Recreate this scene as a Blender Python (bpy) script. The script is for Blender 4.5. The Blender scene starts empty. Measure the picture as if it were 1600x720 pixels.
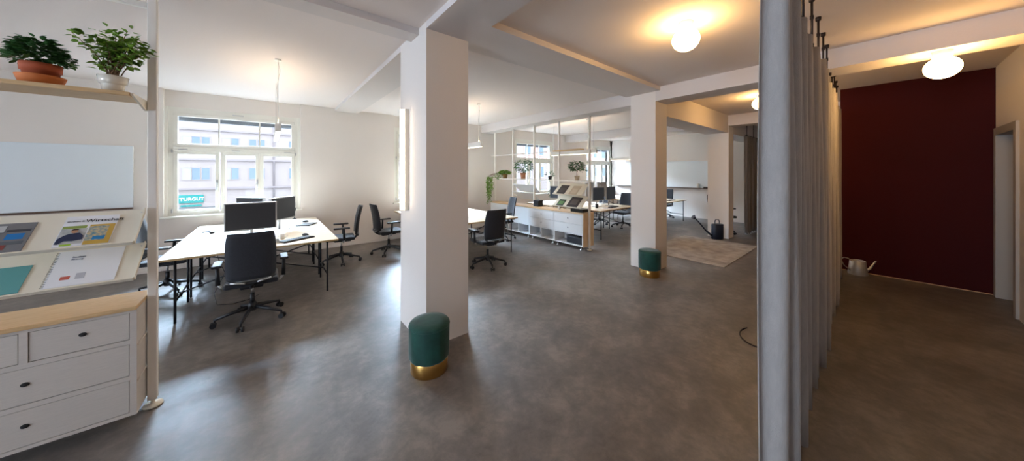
import bpy, bmesh, math, random
from mathutils import Vector, Matrix
C = bpy.context.scene.collection
sc = bpy.context.scene
PI = math.pi
# ------------------------------------------------------------------ camera
EYE = 1.70
FWD = math.atan2(572, 467)                     # heading measured from +x
cam = bpy.data.cameras.new('camera')
cam.sensor_fit = 'HORIZONTAL'; cam.sensor_width = 36.0
cam.lens = 36.0 * 467 / 1600
cam.shift_y = -91 / 1600
cam.clip_start = 0.05; cam.clip_end = 300
camo = bpy.data.objects.new('camera', cam); C.objects.link(camo)
camo.location = (0, 0, EYE)
camo.rotation_euler = (PI / 2, 0, FWD - PI / 2)
sc.camera = camo
# ------------------------------------------------------------------ view, world, daylight
vs = sc.view_settings
vs.view_transform = 'Standard'; vs.look = 'None'; vs.gamma = 1; vs.use_curve_mapping = False
vs.exposure = 0.95
w = bpy.data.worlds.new('overcast_sky'); sc.world = w; w.use_nodes = True
w.node_tree.nodes['Background'].inputs[0].default_value = (0.76, 0.87, 1.0, 1)
w.node_tree.nodes['Background'].inputs[1].default_value = 2.7
sun = bpy.data.lights.new('bright_sky_over_roofs', 'SUN')
sun.energy = 62.0; sun.angle = math.radians(56); sun.color = (0.58, 0.76, 1.0)
suno = bpy.data.objects.new('bright_sky_over_roofs', sun); C.objects.link(suno)
suno.rotation_euler = Vector((0.06, -0.88, -0.47)).to_track_quat('-Z', 'Y').to_euler()
WINX = [-0.43, 3.46, 7.47, 11.38]
for wx in WINX:
    a = bpy.data.lights.new('window_portal', 'AREA'); a.shape = 'RECTANGLE'; a.size = 1.9; a.size_y = 1.95
    a.cycles.is_portal = True
    o = bpy.data.objects.new('window_portal', a); C.objects.link(o)
    o.location = (wx, 8.12, 1.9); o.rotation_euler = (-PI / 2, 0, 0)

# lamps added for daylight from unseen windows at the left (openings in wall_left)
for (lx, ly, rz, sx, e) in ((-7.45, 1.2, -PI / 2, 2.2, 56), (-7.45, 5.2, -PI / 2, 2.2, 8)):
    a = bpy.data.lights.new('window_daylight', 'AREA'); a.shape = 'RECTANGLE'; a.size = sx; a.size_y = 1.95
    a.spread = math.radians(95)
    a.energy = e; a.color = (0.64, 0.79, 1.0)
    o = bpy.data.objects.new('window_daylight', a); C.objects.link(o)
    o.location = (lx, ly, 1.9); o.rotation_euler = (PI / 2, 0, rz)
# ------------------------------------------------------------------ materials
def s2l(c):
    return tuple(((v / 255) / 12.92 if v / 255 <= 0.04045 else (((v / 255) + 0.055) / 1.055) ** 2.4) for v in c)
def mat(name, rgb, rough=0.6, metal=0.0, noise=0.0, nscale=8.0, bump=0.0, bscale=60.0, spec=0.5, stretch=None, rgb2=None, sheen=0.0, coat=0.0):
    m = bpy.data.materials.new(name); m.use_nodes = True
    nt = m.node_tree; b = nt.nodes['Principled BSDF']
    c = s2l(rgb)
    b.inputs['Base Color'].default_value = (*c, 1)
    b.inputs['Roughness'].default_value = rough; b.inputs['Metallic'].default_value = metal
    b.inputs['Specular IOR Level'].default_value = spec
    if sheen: b.inputs['Sheen Weight'].default_value = sheen; b.inputs['Sheen Roughness'].default_value = 0.35
    if coat: b.inputs['Coat Weight'].default_value = coat; b.inputs['Coat Roughness'].default_value = 0.15
    tc = nt.nodes.new('ShaderNodeTexCoord'); src = tc.outputs['Object']
    if stretch:
        mp = nt.nodes.new('ShaderNodeMapping'); mp.inputs['Scale'].default_value = stretch
        nt.links.new(src, mp.inputs['Vector']); src = mp.outputs['Vector']
    if noise or rgb2:
        n = nt.nodes.new('ShaderNodeTexNoise'); n.inputs['Scale'].default_value = nscale; n.inputs['Detail'].default_value = 5
        nt.links.new(src, n.inputs['Vector'])
        r = nt.nodes.new('ShaderNodeValToRGB'); nt.links.new(n.outputs['Fac'], r.inputs['Fac'])
        r.color_ramp.elements[0].position = 0.32; r.color_ramp.elements[1].position = 0.68
        c2 = s2l(rgb2) if rgb2 else tuple(min(1, v * (1 + noise)) for v in c)
        c1 = c if rgb2 else tuple(v * (1 - noise) for v in c)
        r.color_ramp.elements[0].color = (*c1, 1); r.color_ramp.elements[1].color = (*c2, 1)
        nt.links.new(r.outputs['Color'], b.inputs['Base Color'])
    if bump:
        n2 = nt.nodes.new('ShaderNodeTexNoise'); n2.inputs['Scale'].default_value = bscale; n2.inputs['Detail'].default_value = 3
        nt.links.new(src, n2.inputs['Vector'])
        bp = nt.nodes.new('ShaderNodeBump'); bp.inputs['Strength'].default_value = bump; bp.inputs['Distance'].default_value = 0.01
        nt.links.new(n2.outputs['Fac'], bp.inputs['Height']); nt.links.new(bp.outputs['Normal'], b.inputs['Normal'])
    return m
def emat(name, rgb, strength):
    m = bpy.data.materials.new(name); m.use_nodes = True; nt = m.node_tree
    nt.nodes.remove(nt.nodes['Principled BSDF'])
    e = nt.nodes.new('ShaderNodeEmission'); e.inputs[0].default_value = (*rgb, 1); e.inputs[1].default_value = strength
    nt.links.new(e.outputs[0], nt.nodes['Material Output'].inputs[0]); return m
def glass_mat():
    m = bpy.data.materials.new('window_glass'); m.use_nodes = True; nt = m.node_tree
    nt.nodes.remove(nt.nodes['Principled BSDF'])
    t = nt.nodes.new('ShaderNodeBsdfTransparent'); t.inputs[0].default_value = (.97, .985, .98, 1)
    g = nt.nodes.new('ShaderNodeBsdfGlossy'); g.inputs['Roughness'].default_value = 0.02
    mx = nt.nodes.new('ShaderNodeMixShader'); mx.inputs[0].default_value = 0.05
    nt.links.new(t.outputs[0], mx.inputs[1]); nt.links.new(g.outputs[0], mx.inputs[2])
    nt.links.new(mx.outputs[0], nt.nodes['Material Output'].inputs[0]); return m
def floor_mat():
    m = bpy.data.materials.new('mottled_floor'); m.use_nodes = True; nt = m.node_tree; b = nt.nodes['Principled BSDF']
    tc = nt.nodes.new('ShaderNodeTexCoord')
    n1 = nt.nodes.new('ShaderNodeTexNoise'); n1.inputs['Scale'].default_value = 1.7; n1.inputs['Detail'].default_value = 8; n1.inputs['Roughness'].default_value = 0.68; n1.inputs['Distortion'].default_value = 0.15
    n2 = nt.nodes.new('ShaderNodeTexNoise'); n2.inputs['Scale'].default_value = 7.0; n2.inputs['Detail'].default_value = 10; n2.inputs['Roughness'].default_value = 0.72; n2.inputs['Distortion'].default_value = 0.25
    for n in (n1, n2): nt.links.new(tc.outputs['Object'], n.inputs['Vector'])
    mx = nt.nodes.new('ShaderNodeMix'); mx.data_type = 'FLOAT'; mx.inputs[0].default_value = 0.5
    nt.links.new(n1.outputs['Fac'], mx.inputs[2]); nt.links.new(n2.outputs['Fac'], mx.inputs[3])
    r = nt.nodes.new('ShaderNodeValToRGB'); nt.links.new(mx.outputs[0], r.inputs['Fac'])
    e = r.color_ramp.elements
    e[0].position = 0.41; e[0].color = (*s2l((86, 79, 75)), 1)
    e[1].position = 0.60; e[1].color = (*s2l((128, 118, 111)), 1)
    k = e.new(0.5); k.color = (*s2l((105, 97, 92)), 1)
    nt.links.new(r.outputs['Color'], b.inputs['Base Color'])
    rr = nt.nodes.new('ShaderNodeMapRange'); rr.inputs['To Min'].default_value = 0.36; rr.inputs['To Max'].default_value = 0.56; b.inputs['Specular IOR Level'].default_value = 0.85
    nt.links.new(n2.outputs['Fac'], rr.inputs['Value']); nt.links.new(rr.outputs['Result'], b.inputs['Roughness'])
    bp = nt.nodes.new('ShaderNodeBump'); bp.inputs['Strength'].default_value = 0.08; bp.inputs['Distance'].default_value = 0.01
    nt.links.new(n2.outputs['Fac'], bp.inputs['Height']); nt.links.new(bp.outputs['Normal'], b.inputs['Normal'])
    return m
M = dict(
    wall=mat('white_plaster', (226, 217, 209), 0.85, bump=0.12, bscale=90, spec=0.2),
    ceil=mat('ceiling_plaster', (226, 215, 209), 0.9, bump=0.1, bscale=70, spec=0.2),
    red=mat('burgundy_paint', (62, 14, 15), 0.7, noise=0.06, nscale=2, spec=0.12),
    floor=floor_mat(),
    frame=mat('window_frame_paint', (228, 224, 214), 0.4),
    glass=glass_mat(),
    cream=mat('cream_lacquer', (234, 226, 208), 0.5, noise=0.03, nscale=3, stretch=(1, 1, 1)),
    post=mat('post_lacquer', (238, 232, 224), 0.45, noise=0.04, nscale=4, stretch=(6, 6, .6)),
    cabinet=mat('off_white_wood', (206, 197, 188), 0.5, noise=0.04, nscale=14, stretch=(1, 1, 12), bump=0.05, bscale=20),
    cabwhite=mat('white_drawer_paint', (226, 226, 226), 0.45),
    oak=mat('oak_board', (206, 168, 118), 0.45, rgb2=(222, 188, 142), nscale=6, stretch=(1.2, 14, 14)),
    oaky=mat('oak_end_panel', (214, 184, 146), 0.45, rgb2=(226, 200, 164), nscale=6, stretch=(10, 10, 1)),
    desk=mat('birch_desktop', (236, 222, 198), 0.35, noise=0.03, nscale=5, stretch=(1, 6, 1)),
    ply=mat('plywood_edge', (188, 156, 108), 0.55, noise=0.15, nscale=30, stretch=(.3, .3, 20)),
    black=mat('black_steel', (22, 24, 30), 0.4, metal=0.3),
    plastic=mat('black_plastic', (26, 27, 31), 0.45),
    fabric=mat('dark_chair_fabric', (36, 37, 44), 0.8, noise=0.15, nscale=60, bump=0.25, bscale=400, sheen=0.3),
    chrome=mat('brushed_aluminium', (196, 196, 198), 0.28, metal=1.0),
    silver=mat('silver_bezel', (176, 174, 172), 0.4, metal=0.4),
    screen=mat('dark_screen', (44, 44, 48), 0.38, spec=0.5),
    velvet=mat('green_velvet', (10, 54, 46), 0.75, rgb2=(18, 76, 64), nscale=9, sheen=0.35, bump=0.2, bscale=14),
    brass=mat('brushed_brass', (204, 160, 90), 0.28, metal=1.0, noise=0.05, nscale=20, stretch=(1, 1, .1)),
    terra=mat('terracotta', (176, 84, 48), 0.8, noise=0.1, nscale=10),
    terra2=mat('orange_terracotta', (206, 118, 60), 0.75, noise=0.08, nscale=10),
    potw=mat('white_glazed_pot', (226, 220, 206), 0.15, coat=0.4),
    soil=mat('potting_soil', (50, 36, 26), 0.95, noise=0.3, nscale=60),
    leafd=mat('dark_green_leaf', (40, 84, 40), 0.45, rgb2=(70, 120, 58), nscale=25),
    leafl=mat('fresh_green_leaf', (84, 128, 34), 0.45, rgb2=(136, 168, 62), nscale=25),
    stem=mat('woody_stem', (112, 84, 56), 0.8, noise=0.2, nscale=30),
    curtain=mat('grey_linen', (172, 166, 162), 0.9, noise=0.06, nscale=40, stretch=(1, 1, .3), bump=0.3, bscale=300, sheen=0.2),
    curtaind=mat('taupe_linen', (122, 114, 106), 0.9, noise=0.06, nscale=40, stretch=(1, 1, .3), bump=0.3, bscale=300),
    rod=mat('dark_bronze_rod', (44, 34, 32), 0.5, metal=0.5),
    rug=mat('beige_rug', (146, 136, 128), 0.95, rgb2=(186, 176, 166), nscale=4.5, bump=0.5, bscale=220),
    board=mat('whiteboard_enamel', (222, 228, 232), 0.22),
    boardtrim=mat('brown_board_tray', (88, 62, 46), 0.5),
    paper=mat('white_paper', (236, 236, 240), 0.6),
    papert=mat('teal_cover', (96, 160, 160), 0.5),
    navy=mat('navy_metal', (36, 44, 62), 0.4, metal=0.3),
    zinc=mat('zinc_metal', (196, 194, 192), 0.4, metal=0.55, noise=0.06, nscale=20),
    shutter=mat('grey_shutter_slat', (120, 122, 128), 0.6),
    facade=mat('pink_cream_render', (170, 158, 156), 0.9, noise=0.02, nscale=1),
    facadeb=mat('pale_band_render', (156, 146, 148), 0.9),
    redf=mat('salmon_brick_render', (206, 164, 156), 0.9),
    fglass=mat('facade_window_glass', (110, 128, 146), 0.25),
    fglassl=mat('facade_curtained_glass', (168, 180, 190), 0.4),
    street=mat('street_asphalt', (120, 120, 122), 0.9),
    teal=mat('teal_shop_sign', (22, 140, 136), 0.5),
    white=mat('white_enamel', (232, 228, 220), 0.35),
    doorp=mat('grey_door_paint', (168, 160, 150), 0.5),
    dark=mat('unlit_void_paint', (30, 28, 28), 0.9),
    beam=mat('grey_beam_paint', (214, 205, 200), 0.9, bump=0.1, bscale=70, spec=0.2),
    globe=emat('opal_globe_glow', (1.0, 0.60, 0.22), 28.0),
    led=emat('led_glow', (1.0, 0.80, 0.56), 9.0),
    ledp=emat('pendant_led_glow', (1.0, 0.80, 0.58), 25.0), ledu=emat('pendant_uplight_glow', (1.0, 0.80, 0.56), 26.0),
)
def solid(name, rgb, rough=0.5):
    if name not in M: M[name] = mat(name, rgb, rough)
    return M[name]

# ------------------------------------------------------------------ mesh builder
class MB:
    def __init__(s): s.bm = bmesh.new(); s.mats = []
    def mi(s, m):
        if m is None: return 0
        if m not in s.mats: s.mats.append(m)
        return s.mats.index(m)
    def box(s, x0, x1, y0, y1, z0, z1, m=None, bev=0.0, seg=2, T=None):
        vs_ = bmesh.ops.create_cube(s.bm, size=1)['verts']
        for v in vs_:
            v.co = Vector(((x0 + x1) / 2 + v.co.x * (x1 - x0), (y0 + y1) / 2 + v.co.y * (y1 - y0), (z0 + z1) / 2 + v.co.z * (z1 - z0)))
        fs = set(f for v in vs_ for f in v.link_faces)
        if bev:
            r = bmesh.ops.bevel(s.bm, geom=list(set(e for v in vs_ for e in v.link_edges)), offset=bev, segments=seg, profile=0.5, affect='EDGES')
            vs_ = list(set(r['verts'])); fs = set(f for v in vs_ for f in v.link_faces)
        if T is not None:
            for v in set(v for f in fs for v in f.verts): v.co = T @ v.co
        i = s.mi(m)
        for f in fs: f.material_index = i
        return s
    def prism(s, pts, z0, z1, m=None, T=None):
        a = [s.bm.verts.new((p[0], p[1], z0)) for p in pts]; b = [s.bm.verts.new((p[0], p[1], z1)) for p in pts]
        n = len(pts); fs = [s.bm.faces.new(a[::-1]), s.bm.faces.new(b)]
        for k in range(n): fs.append(s.bm.faces.new((a[k], a[(k + 1) % n], b[(k + 1) % n], b[k])))
        i = s.mi(m)
        for f in fs: f.material_index = i
        if T is not None:
            for v in a + b: v.co = T @ v.co
        return s
    def lathe(s, prof, n=24, m=None, c=(0, 0, 0), T=None, smooth=True):
        rings = []
        for r, z in prof:
            if r <= 1e-6: rings.append([s.bm.verts.new((c[0], c[1], c[2] + z))])
            else: rings.append([s.bm.verts.new((c[0] + r * math.cos(2 * PI * k / n), c[1] + r * math.sin(2 * PI * k / n), c[2] + z)) for k in range(n)])
        i = s.mi(m)
        for a, b in zip(rings, rings[1:]):
            for k in range(n):
                k2 = (k + 1) % n
                if len(a) == 1 and len(b) == 1: continue
                if len(a) == 1: f = s.bm.faces.new((a[0], b[k2], b[k]))
                elif len(b) == 1: f = s.bm.faces.new((a[k], a[k2], b[0]))
                else: f = s.bm.faces.new((a[k], a[k2], b[k2], b[k]))
                f.material_index = i; f.smooth = smooth
        for q, rg in ((0, rings[0]), (1, rings[-1])):
            if len(rg) > 2:
                f = s.bm.faces.new(rg[::-1] if q == 0 else rg); f.material_index = i
        if T is not None:
            for rg in rings:
                for v in rg: v.co = T @ v.co
        return s
    def tube(s, pts, r, n=8, m=None, caps=True):
        pts = [Vector(p) for p in pts]; rs = r if isinstance(r, (list, tuple)) else [r] * len(pts)
        i = s.mi(m); prev = None; rings = []
        up = None
        for k, p in enumerate(pts):
            if k == 0: d = pts[1] - p
            elif k == len(pts) - 1: d = p - pts[k - 1]
            else: d = (pts[k + 1] - p).normalized() + (p - pts[k - 1]).normalized()
            if d.length < 1e-9: d = Vector((0, 0, 1))
            d.normalize()
            if up is None: up = Vector((0, 0, 1)) if abs(d.z) < 0.9 else Vector((1, 0, 0))
            a = d.cross(up)
            if a.length < 1e-5: up = Vector((1, 0, 0)) if abs(d.x) < .9 else Vector((0, 1, 0)); a = d.cross(up)
            a.normalize(); b = a.cross(d).normalized(); up = b
            rings.append([s.bm.verts.new(p + (a * math.cos(2 * PI * q / n) + b * math.sin(2 * PI * q / n)) * rs[k]) for q in range(n)])
        for a, b in zip(rings, rings[1:]):
            for q in range(n):
                f = s.bm.faces.new((a[q], a[(q + 1) % n], b[(q + 1) % n], b[q])); f.material_index = i; f.smooth = n > 5
        if caps:
            f = s.bm.faces.new(rings[0][::-1]); f.material_index = i
            f = s.bm.faces.new(rings[-1]); f.material_index = i
        return s
    def leaf(s, p, d, nrm, L, W, m=None):
        p = Vector(p); d = Vector(d).normalized(); nrm = Vector(nrm)
        a = d.cross(nrm)
        if a.length < 1e-4: a = d.cross(Vector((.3, .5, .8)))
        a.normalize(); u = a.cross(d).normalized()
        P = [p, p + d * L * .35 + a * W * .5 + u * W * .12, p + d * L * .7 + a * W * .42 + u * W * .05, p + d * L - u * L * .12,
             p + d * L * .7 - a * W * .42 + u * W * .05, p + d * L * .35 - a * W * .5 + u * W * .12, p + d * L * .5 - u * W * .05]
        v = [s.bm.verts.new(q) for q in P]; i = s.mi(m)
        for t in ((0, 1, 6), (1, 2, 6), (2, 3, 6), (3, 4, 6), (4, 5, 6), (5, 0, 6)):
            f = s.bm.faces.new([v[k] for k in t]); f.material_index = i; f.smooth = True
    def build(s, name, m=None, parent=None, **props):
        bmesh.ops.recalc_face_normals(s.bm, faces=s.bm.faces[:])
        me = bpy.data.meshes.new(name); s.bm.to_mesh(me); s.bm.free()
        if s.mats and s.mats[0] is not None and m is None:
            for x in s.mats: me.materials.append(x)
        else:
            me.materials.append(m)
            for x in s.mats[1:] if s.mats and s.mats[0] is None else s.mats: me.materials.append(x)
        o = bpy.data.objects.new(name, me); C.objects.link(o)
        if parent: o.parent = parent
        for k, v in props.items(): o[k] = v
        return o
def tag(o, label, cat, group=None):
    o['label'] = label; o['category'] = cat
    if group: o['group'] = group
    return o
def thing(name, label, cat, loc=(0, 0, 0), rz=0, group=None):
    o = bpy.data.objects.new(name, None); C.objects.link(o); o.location = loc; o.rotation_euler = (0, 0, rz)
    o.empty_display_size = 0.1
    return tag(o, label, cat, group)
def dup(root, loc, rz, label=None, group=None):
    r = root.copy(); C.objects.link(r); r.location = loc; r.rotation_euler = (0, 0, rz)
    if label: r['label'] = label
    if group: r['group'] = group
    for ch in list(root.children):
        c = ch.copy(); C.objects.link(c); c.parent = r
        for g in list(ch.children):
            d = g.copy(); C.objects.link(d); d.parent = c
    return r
def B(x0, x1, y0, y1, z0, z1, name, m, parent=None, bev=0.0, **p):
    return MB().box(x0, x1, y0, y1, z0, z1, None, bev).build(name, m, parent, **p)
def struct(name, x0, x1, y0, y1, z0, z1, m, **p):
    return B(x0, x1, y0, y1, z0, z1, name, m, kind='structure', **p)
def textmesh(name, body, size, m, parent, T, ext=0.001, bold=0.0):
    cu = bpy.data.curves.new(name, 'FONT'); cu.body = body; cu.size = size; cu.extrude = ext; cu.offset = bold
    cu.align_x = 'LEFT'
    t = bpy.data.objects.new(name, cu); C.objects.link(t)
    bpy.context.view_layer.update()
    me = bpy.data.meshes.new_from_object(t.evaluated_get(bpy.context.evaluated_depsgraph_get()))
    bpy.data.objects.remove(t)
    me.transform(T); me.materials.clear(); me.materials.append(m)
    o = bpy.data.objects.new(name, me); C.objects.link(o)
    if parent: o.parent = parent
    return o

# ------------------------------------------------------------------ room shell
X0, X1, Y0, Y1, H = -7.0, 12.35, -1.03, 7.8, 3.15
struct('floor', X0 - .3, X1 + .2, Y0 - .9, Y1 + .35, -0.1, 0.0, M['floor'])
struct('ceiling', X0 - .2, X1 + .2, Y0 - .2, Y1 + .35, H, H + .2, M['ceil'])
wlm = MB()
for (a_, b_) in ((Y0 - .2, .1), (2.3, 4.1), (6.3, Y1 + .35)): wlm.box(X0 - .3, X0, a_, b_, 0, H)
for (a_, b_) in ((.1, 2.3), (4.1, 6.3)): wlm.box(X0 - .3, X0, a_, b_, 0, .9); wlm.box(X0 - .3, X0, a_, b_, 2.88, H)
wlm.build('wall_left', M['wall'], kind='structure')
struct('wall_far', X1, X1 + .2, Y0 - .2, Y1 + .35, 0, H, M['wall'])
wb = MB(); NH = 0.97
edges = [X0 - .0]
for wx in WINX: edges += [wx - NH, wx + NH]
edges += [X1]
for k in range(0, len(edges), 2): wb.box(edges[k], edges[k + 1], Y1, Y1 + .35, 0, H)
for wx in WINX:
    wb.box(wx - NH, wx + NH, Y1, Y1 + .35, 0, .90)
    wb.box(wx - NH, wx + NH, Y1 + .09, Y1 + .35, 2.86, H)
wb.build('wall_window', M['wall'], kind='structure')
# right wall with the door opening
DX0, DX1, DZ = 6.80, 7.64, 2.20
wr = MB(); wr.box(X0, DX0 - .02, Y0 - .19, Y0, 0, H); wr.box(DX1 + .02, X1, Y0 - .19, Y0, 0, H); wr.box(DX0 - .02, DX1 + .02, Y0 - .19, Y0, DZ + .02, H)
wr.build('wall_right', M['wall'], kind='structure')
struct('wall_burgundy', 7.80, 7.95, Y0, .42, 0, H, M['red'])
struct('wall_passage', 7.95, X1, .27, .42, 0, H, M['wall'])
struct('baseboard_burgundy', 7.785, 7.80, Y0, .42, 0, .007, M['oak'])
# baseboards of the window wall
bb = MB(); bb.box(X0, X1, Y1 - .012, Y1, 0, .05); bb.build('baseboard_window', M['wall'], kind='structure')
# pillars and beams
struct('pillar', 1.18, 1.645, 2.75, 3.465, 0, H, M['wall'])
struct('pillar', 5.14, 5.57, 2.41, 2.86, 0, H, M['wall'])
struct('pillar', 9.10, 9.50, 2.41, 2.88, 0, H, M['wall'])
BM_ = M['beam']
struct('ceiling_beam', 1.18, 1.65, Y0, 2.75, 3.085, H, BM_)
struct('ceiling_beam', 1.18, 1.65, 3.465, Y1, 3.085, H, BM_)
struct('ceiling_beam', X0, 1.18, 2.93, 3.14, 3.085, H, BM_)
struct('ceiling_beam', 1.65, 5.14, 2.33, 2.95, 3.085, H, BM_)
struct('ceiling_beam', 5.14, 5.57, Y0, 2.41, 2.92, H, BM_)
struct('ceiling_beam', 5.14, 5.57, 2.86, Y1, 2.92, H, BM_)
struct('ceiling_beam', 5.57, 9.10, 2.42, 2.93, 2.71, H, BM_)
struct('ceiling_beam', 9.10, 9.50, Y0, 2.41, 2.885, H, BM_)
struct('ceiling_beam', 9.10, 9.50, 2.88, Y1, 2.885, H, BM_)
struct('ceiling_beam', 9.50, X1, 2.42, 2.93, 2.71, H, BM_)
# door in the right wall
d = thing('door_1', 'grey painted door in a pale casing beside the burgundy wall', 'door'); d['kind'] = 'structure'
cs = MB()
cs.box(DX0 - .10, DX0, Y0 - .2, Y0 + .025, 0, DZ + .10, bev=.004); cs.box(DX1, DX1 + .10, Y0 - .2, Y0 + .025, 0, DZ + .10, bev=.004)
cs.box(DX0, DX1, Y0 - .2, Y0 + .025, DZ, DZ + .10, bev=.004)
cs.build('door_casing', M['doorp'], d)
# leaf stands a little ajar into the dark room behind
T = Matrix.Translation((DX1 - .01, Y0 - .15, 0)) @ Matrix.Rotation(math.radians(14), 4, 'Z')
MB().box(-.80, 0, -.04, 0, .01, DZ - .02, None, .003, T=T).build('door_panel', M['doorp'], d)
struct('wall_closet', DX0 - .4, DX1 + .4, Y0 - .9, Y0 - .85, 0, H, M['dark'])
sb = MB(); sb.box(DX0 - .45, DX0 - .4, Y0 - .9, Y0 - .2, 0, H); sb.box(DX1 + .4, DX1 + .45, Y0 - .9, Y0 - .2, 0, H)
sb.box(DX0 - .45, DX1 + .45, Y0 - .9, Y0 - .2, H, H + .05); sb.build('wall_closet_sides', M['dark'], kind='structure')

# ------------------------------------------------------------------ windows
def make_window(i, cx):
    r = thing('window_%d' % (i + 1), 'tall white three-casement window with a top light', 'window', (cx, 0, 0)); r['kind'] = 'structure'
    fm = M['frame']; y0, y1 = 7.90, 7.97
    f = MB()
    f.box(-.93, .93, y0, y1, .92, .97); f.box(-.93, .93, y0, y1, 2.76, 2.86)
    f.box(-.93, -.87, y0, y1, .97, 2.76); f.box(.87, .93, y0, y1, .97, 2.76)
    f.box(-.87, .87, y0 - .02, y1, 2.075, 2.16, bev=.004)
    f.box(-.265, -.205, y0, y1, .97, 2.075); f.box(.27, .33, y0, y1, .97, 2.075)
    f.build('window_frame', fm, r)
    # side strips of the niche
    s_ = MB(); s_.box(-.97, -.93, 7.86, 7.97, .92, 2.86); s_.box(.93, .97, 7.86, 7.97, .92, 2.86)
    s_.build('niche_trim', fm, r)
    for (a, b, h) in ((-.87, -.285, 'R'), (-.285 + .04, .29, 'R'), (.31, .87, 'N')):
        g = MB(); z0, z1 = .97, 2.075
        e = .052
        g.box(a, b, y0 - .012, y1 - .01, z0, z0 + e, bev=.004); g.box(a, b, y0 - .012, y1 - .01, z1 - e, z1, bev=.004)
        g.box(a, a + e, y0 - .012, y1 - .01, z0 + e, z1 - e, bev=.004); g.box(b - e, b, y0 - .012, y1 - .01, z0 + e, z1 - e, bev=.004)
        k = g.build('casement', fm, r)
        B(a + e, b - e, 7.935, 7.941, z0 + e, z1 - e, 'pane', M['glass'], k)
        if h == 'R':
            hd = MB(); hd.box(b - .04, b - .012, y0 - .022, y0 - .010, 1.46, 1.56, bev=.003)
            hd.tube([(b - .026, y0 - .02, 1.50), (b - .026, y0 - .055, 1.50), (b - .026, y0 - .058, 1.37)], .009, 8)
            hd.build('handle', M['chrome'], k)
    t = MB(); e = .055; z0, z1 = 2.16, 2.76
    t.box(-.87, .87, y0 - .012, y1 - .01, z0, z0 + e, bev=.004); t.box(-.87, .87, y0 - .012, y1 - .01, z1 - e, z1, bev=.004)
    t.box(-.87, -.87 + e, y0 - .012, y1 - .01, z0 + e, z1 - e); t.box(.87 - e, .87, y0 - .012, y1 - .01, z0 + e, z1 - e)
    for q in (-.29, .30): t.box(q - .012, q + .012, y0 + .015, y1 - .02, z0 + e, z1 - e)
    k = t.build('top_light', fm, r)
    B(-.82, .82, 7.935, 7.941, z0 + e, z1 - e, 'pane', M['glass'], k)
    hs = MB()
    for q in (-.75, -.05, .75): hs.box(q - .06, q + .06, y0 - .035, y0 - .018, 2.10, 2.115, bev=.003)
    for q in (-.885, .885): hs.box(q - .01, q + .01, y0 - .025, y0, 2.05, 2.11, bev=.003); hs.box(q - .01, q + .01, y0 - .025, y0, .98, 1.05, bev=.003)
    hs.box(-.10, .06, y0 - .03, y0 - .01, 2.79, 2.805, bev=.003)
    hs.build('hinge_hardware', M['chrome'], r)
    B(-.90, .90, 8.04, 8.10, 2.64, 2.84, 'roller_shutter', M['shutter'], r)
    B(-1.0, 1.0, 7.74, 7.90, .895, .925, 'sill', M['frame'], r, bev=.006)
    return r
for i, wx in enumerate(WINX): make_window(i, wx)

# ------------------------------------------------------------------ outside: street and the building opposite
K = 1.8
FY = 36.0
def fz(z): return 1.7 + (z - 1.7) * K
struct('ground_street', -60, 90, 8.2, 80, -1.6, -1.2, M['street'])
bd = thing('apartment_building', 'pale pink apartment building with rows of windows across the street', 'building', (0, 0, 0))
B(-22, 24, FY, FY + 9, -1.2, 13, 'facade_wall', M['facade'], bd)
bands = MB()
for z in (fz(3.70), fz(2.30), fz(.93)): bands.box(-22, 24, FY - .18, FY, z - .08, z + .08)
bands.build('string_course', M['facadeb'], bd)
for (z0, z1) in ((fz(3.04), fz(3.04) + 1.0), (fz(1.36), fz(1.90)), (fz(4.55), fz(5.1))):
    for x in (-10.4, -8.9, -7.4, -5.42, -4.88, -4.30, -3.02, -2.48, -1.30, -.70, 1.60, 2.2, 3.7, 4.3, 6.2, 6.8, 8.6, 9.2, 11.2, 13.2, 15.2, 17.2, 19.2):
        w_ = .46; zt = z1 if z0 < 4 else z0 + .55
        lite = (round(x * 10) % 3 == 0)
        fr = MB(); e = .05
        fr.box(x, x + w_, FY - .06, FY - .002, z0 - e, z0); fr.box(x, x + w_, FY - .06, FY - .002, zt, zt + e)
        fr.box(x - e, x, FY - .06, FY - .002, z0 - e, zt + e); fr.box(x + w_, x + w_ + e, FY - .06, FY - .002, z0 - e, zt + e)
        q = fr.build('window', M['facade'], bd)
        B(x, x + w_, FY - .03, FY - .004, z0, zt, 'glazing', M['fglassl'] if lite else M['fglass'], q)
MB().tube([(.43, FY - .1, -1.2), (.43, FY - .1, 12)], .07, 8).build('drainpipe', M['facadeb'], bd)
bk = thing('brick_building', 'salmon red building further along the street', 'building', (0, 0, 0))
B(24.2, 60, FY, FY + 9, -1.2, 13, 'facade_wall', M['redf'], bk)
B(24.2, 60, FY - .1, FY - .001, -1.2, 3.6, 'ground_floor_render', M['facade'], bk)
for z0 in (.9, 4.6):
    for k in range(11):
        x = 26 + k * 3.0
        q = B(x - .1, x + 1.3, FY - .16, FY - .101, z0 - .1, z0 + 1.9, 'window', M['white'], bk)
        B(x, x + 1.2, FY - .19, FY - .161, z0, z0 + 1.8, 'glazing', M['fglass'], q)
sg = thing('shop_sign', 'teal shop sign with white lettering on the building opposite', 'sign', (-5.62, FY - .12, 0))
B(0, 1.42, 0, .11, fz(.29), fz(.655), 'sign_board', M['teal'], sg, bev=.01)
B(.1, 1.3, .02, .11, fz(.12), fz(.20), 'lower_strip', M['teal'], sg)
textmesh('lettering', 'TURGUT', .355, M['paper'], sg, Matrix.Translation((.05, -.01, fz(.29) + .20)) @ Matrix.Rotation(PI / 2, 4, 'X'), .004, .008)

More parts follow.
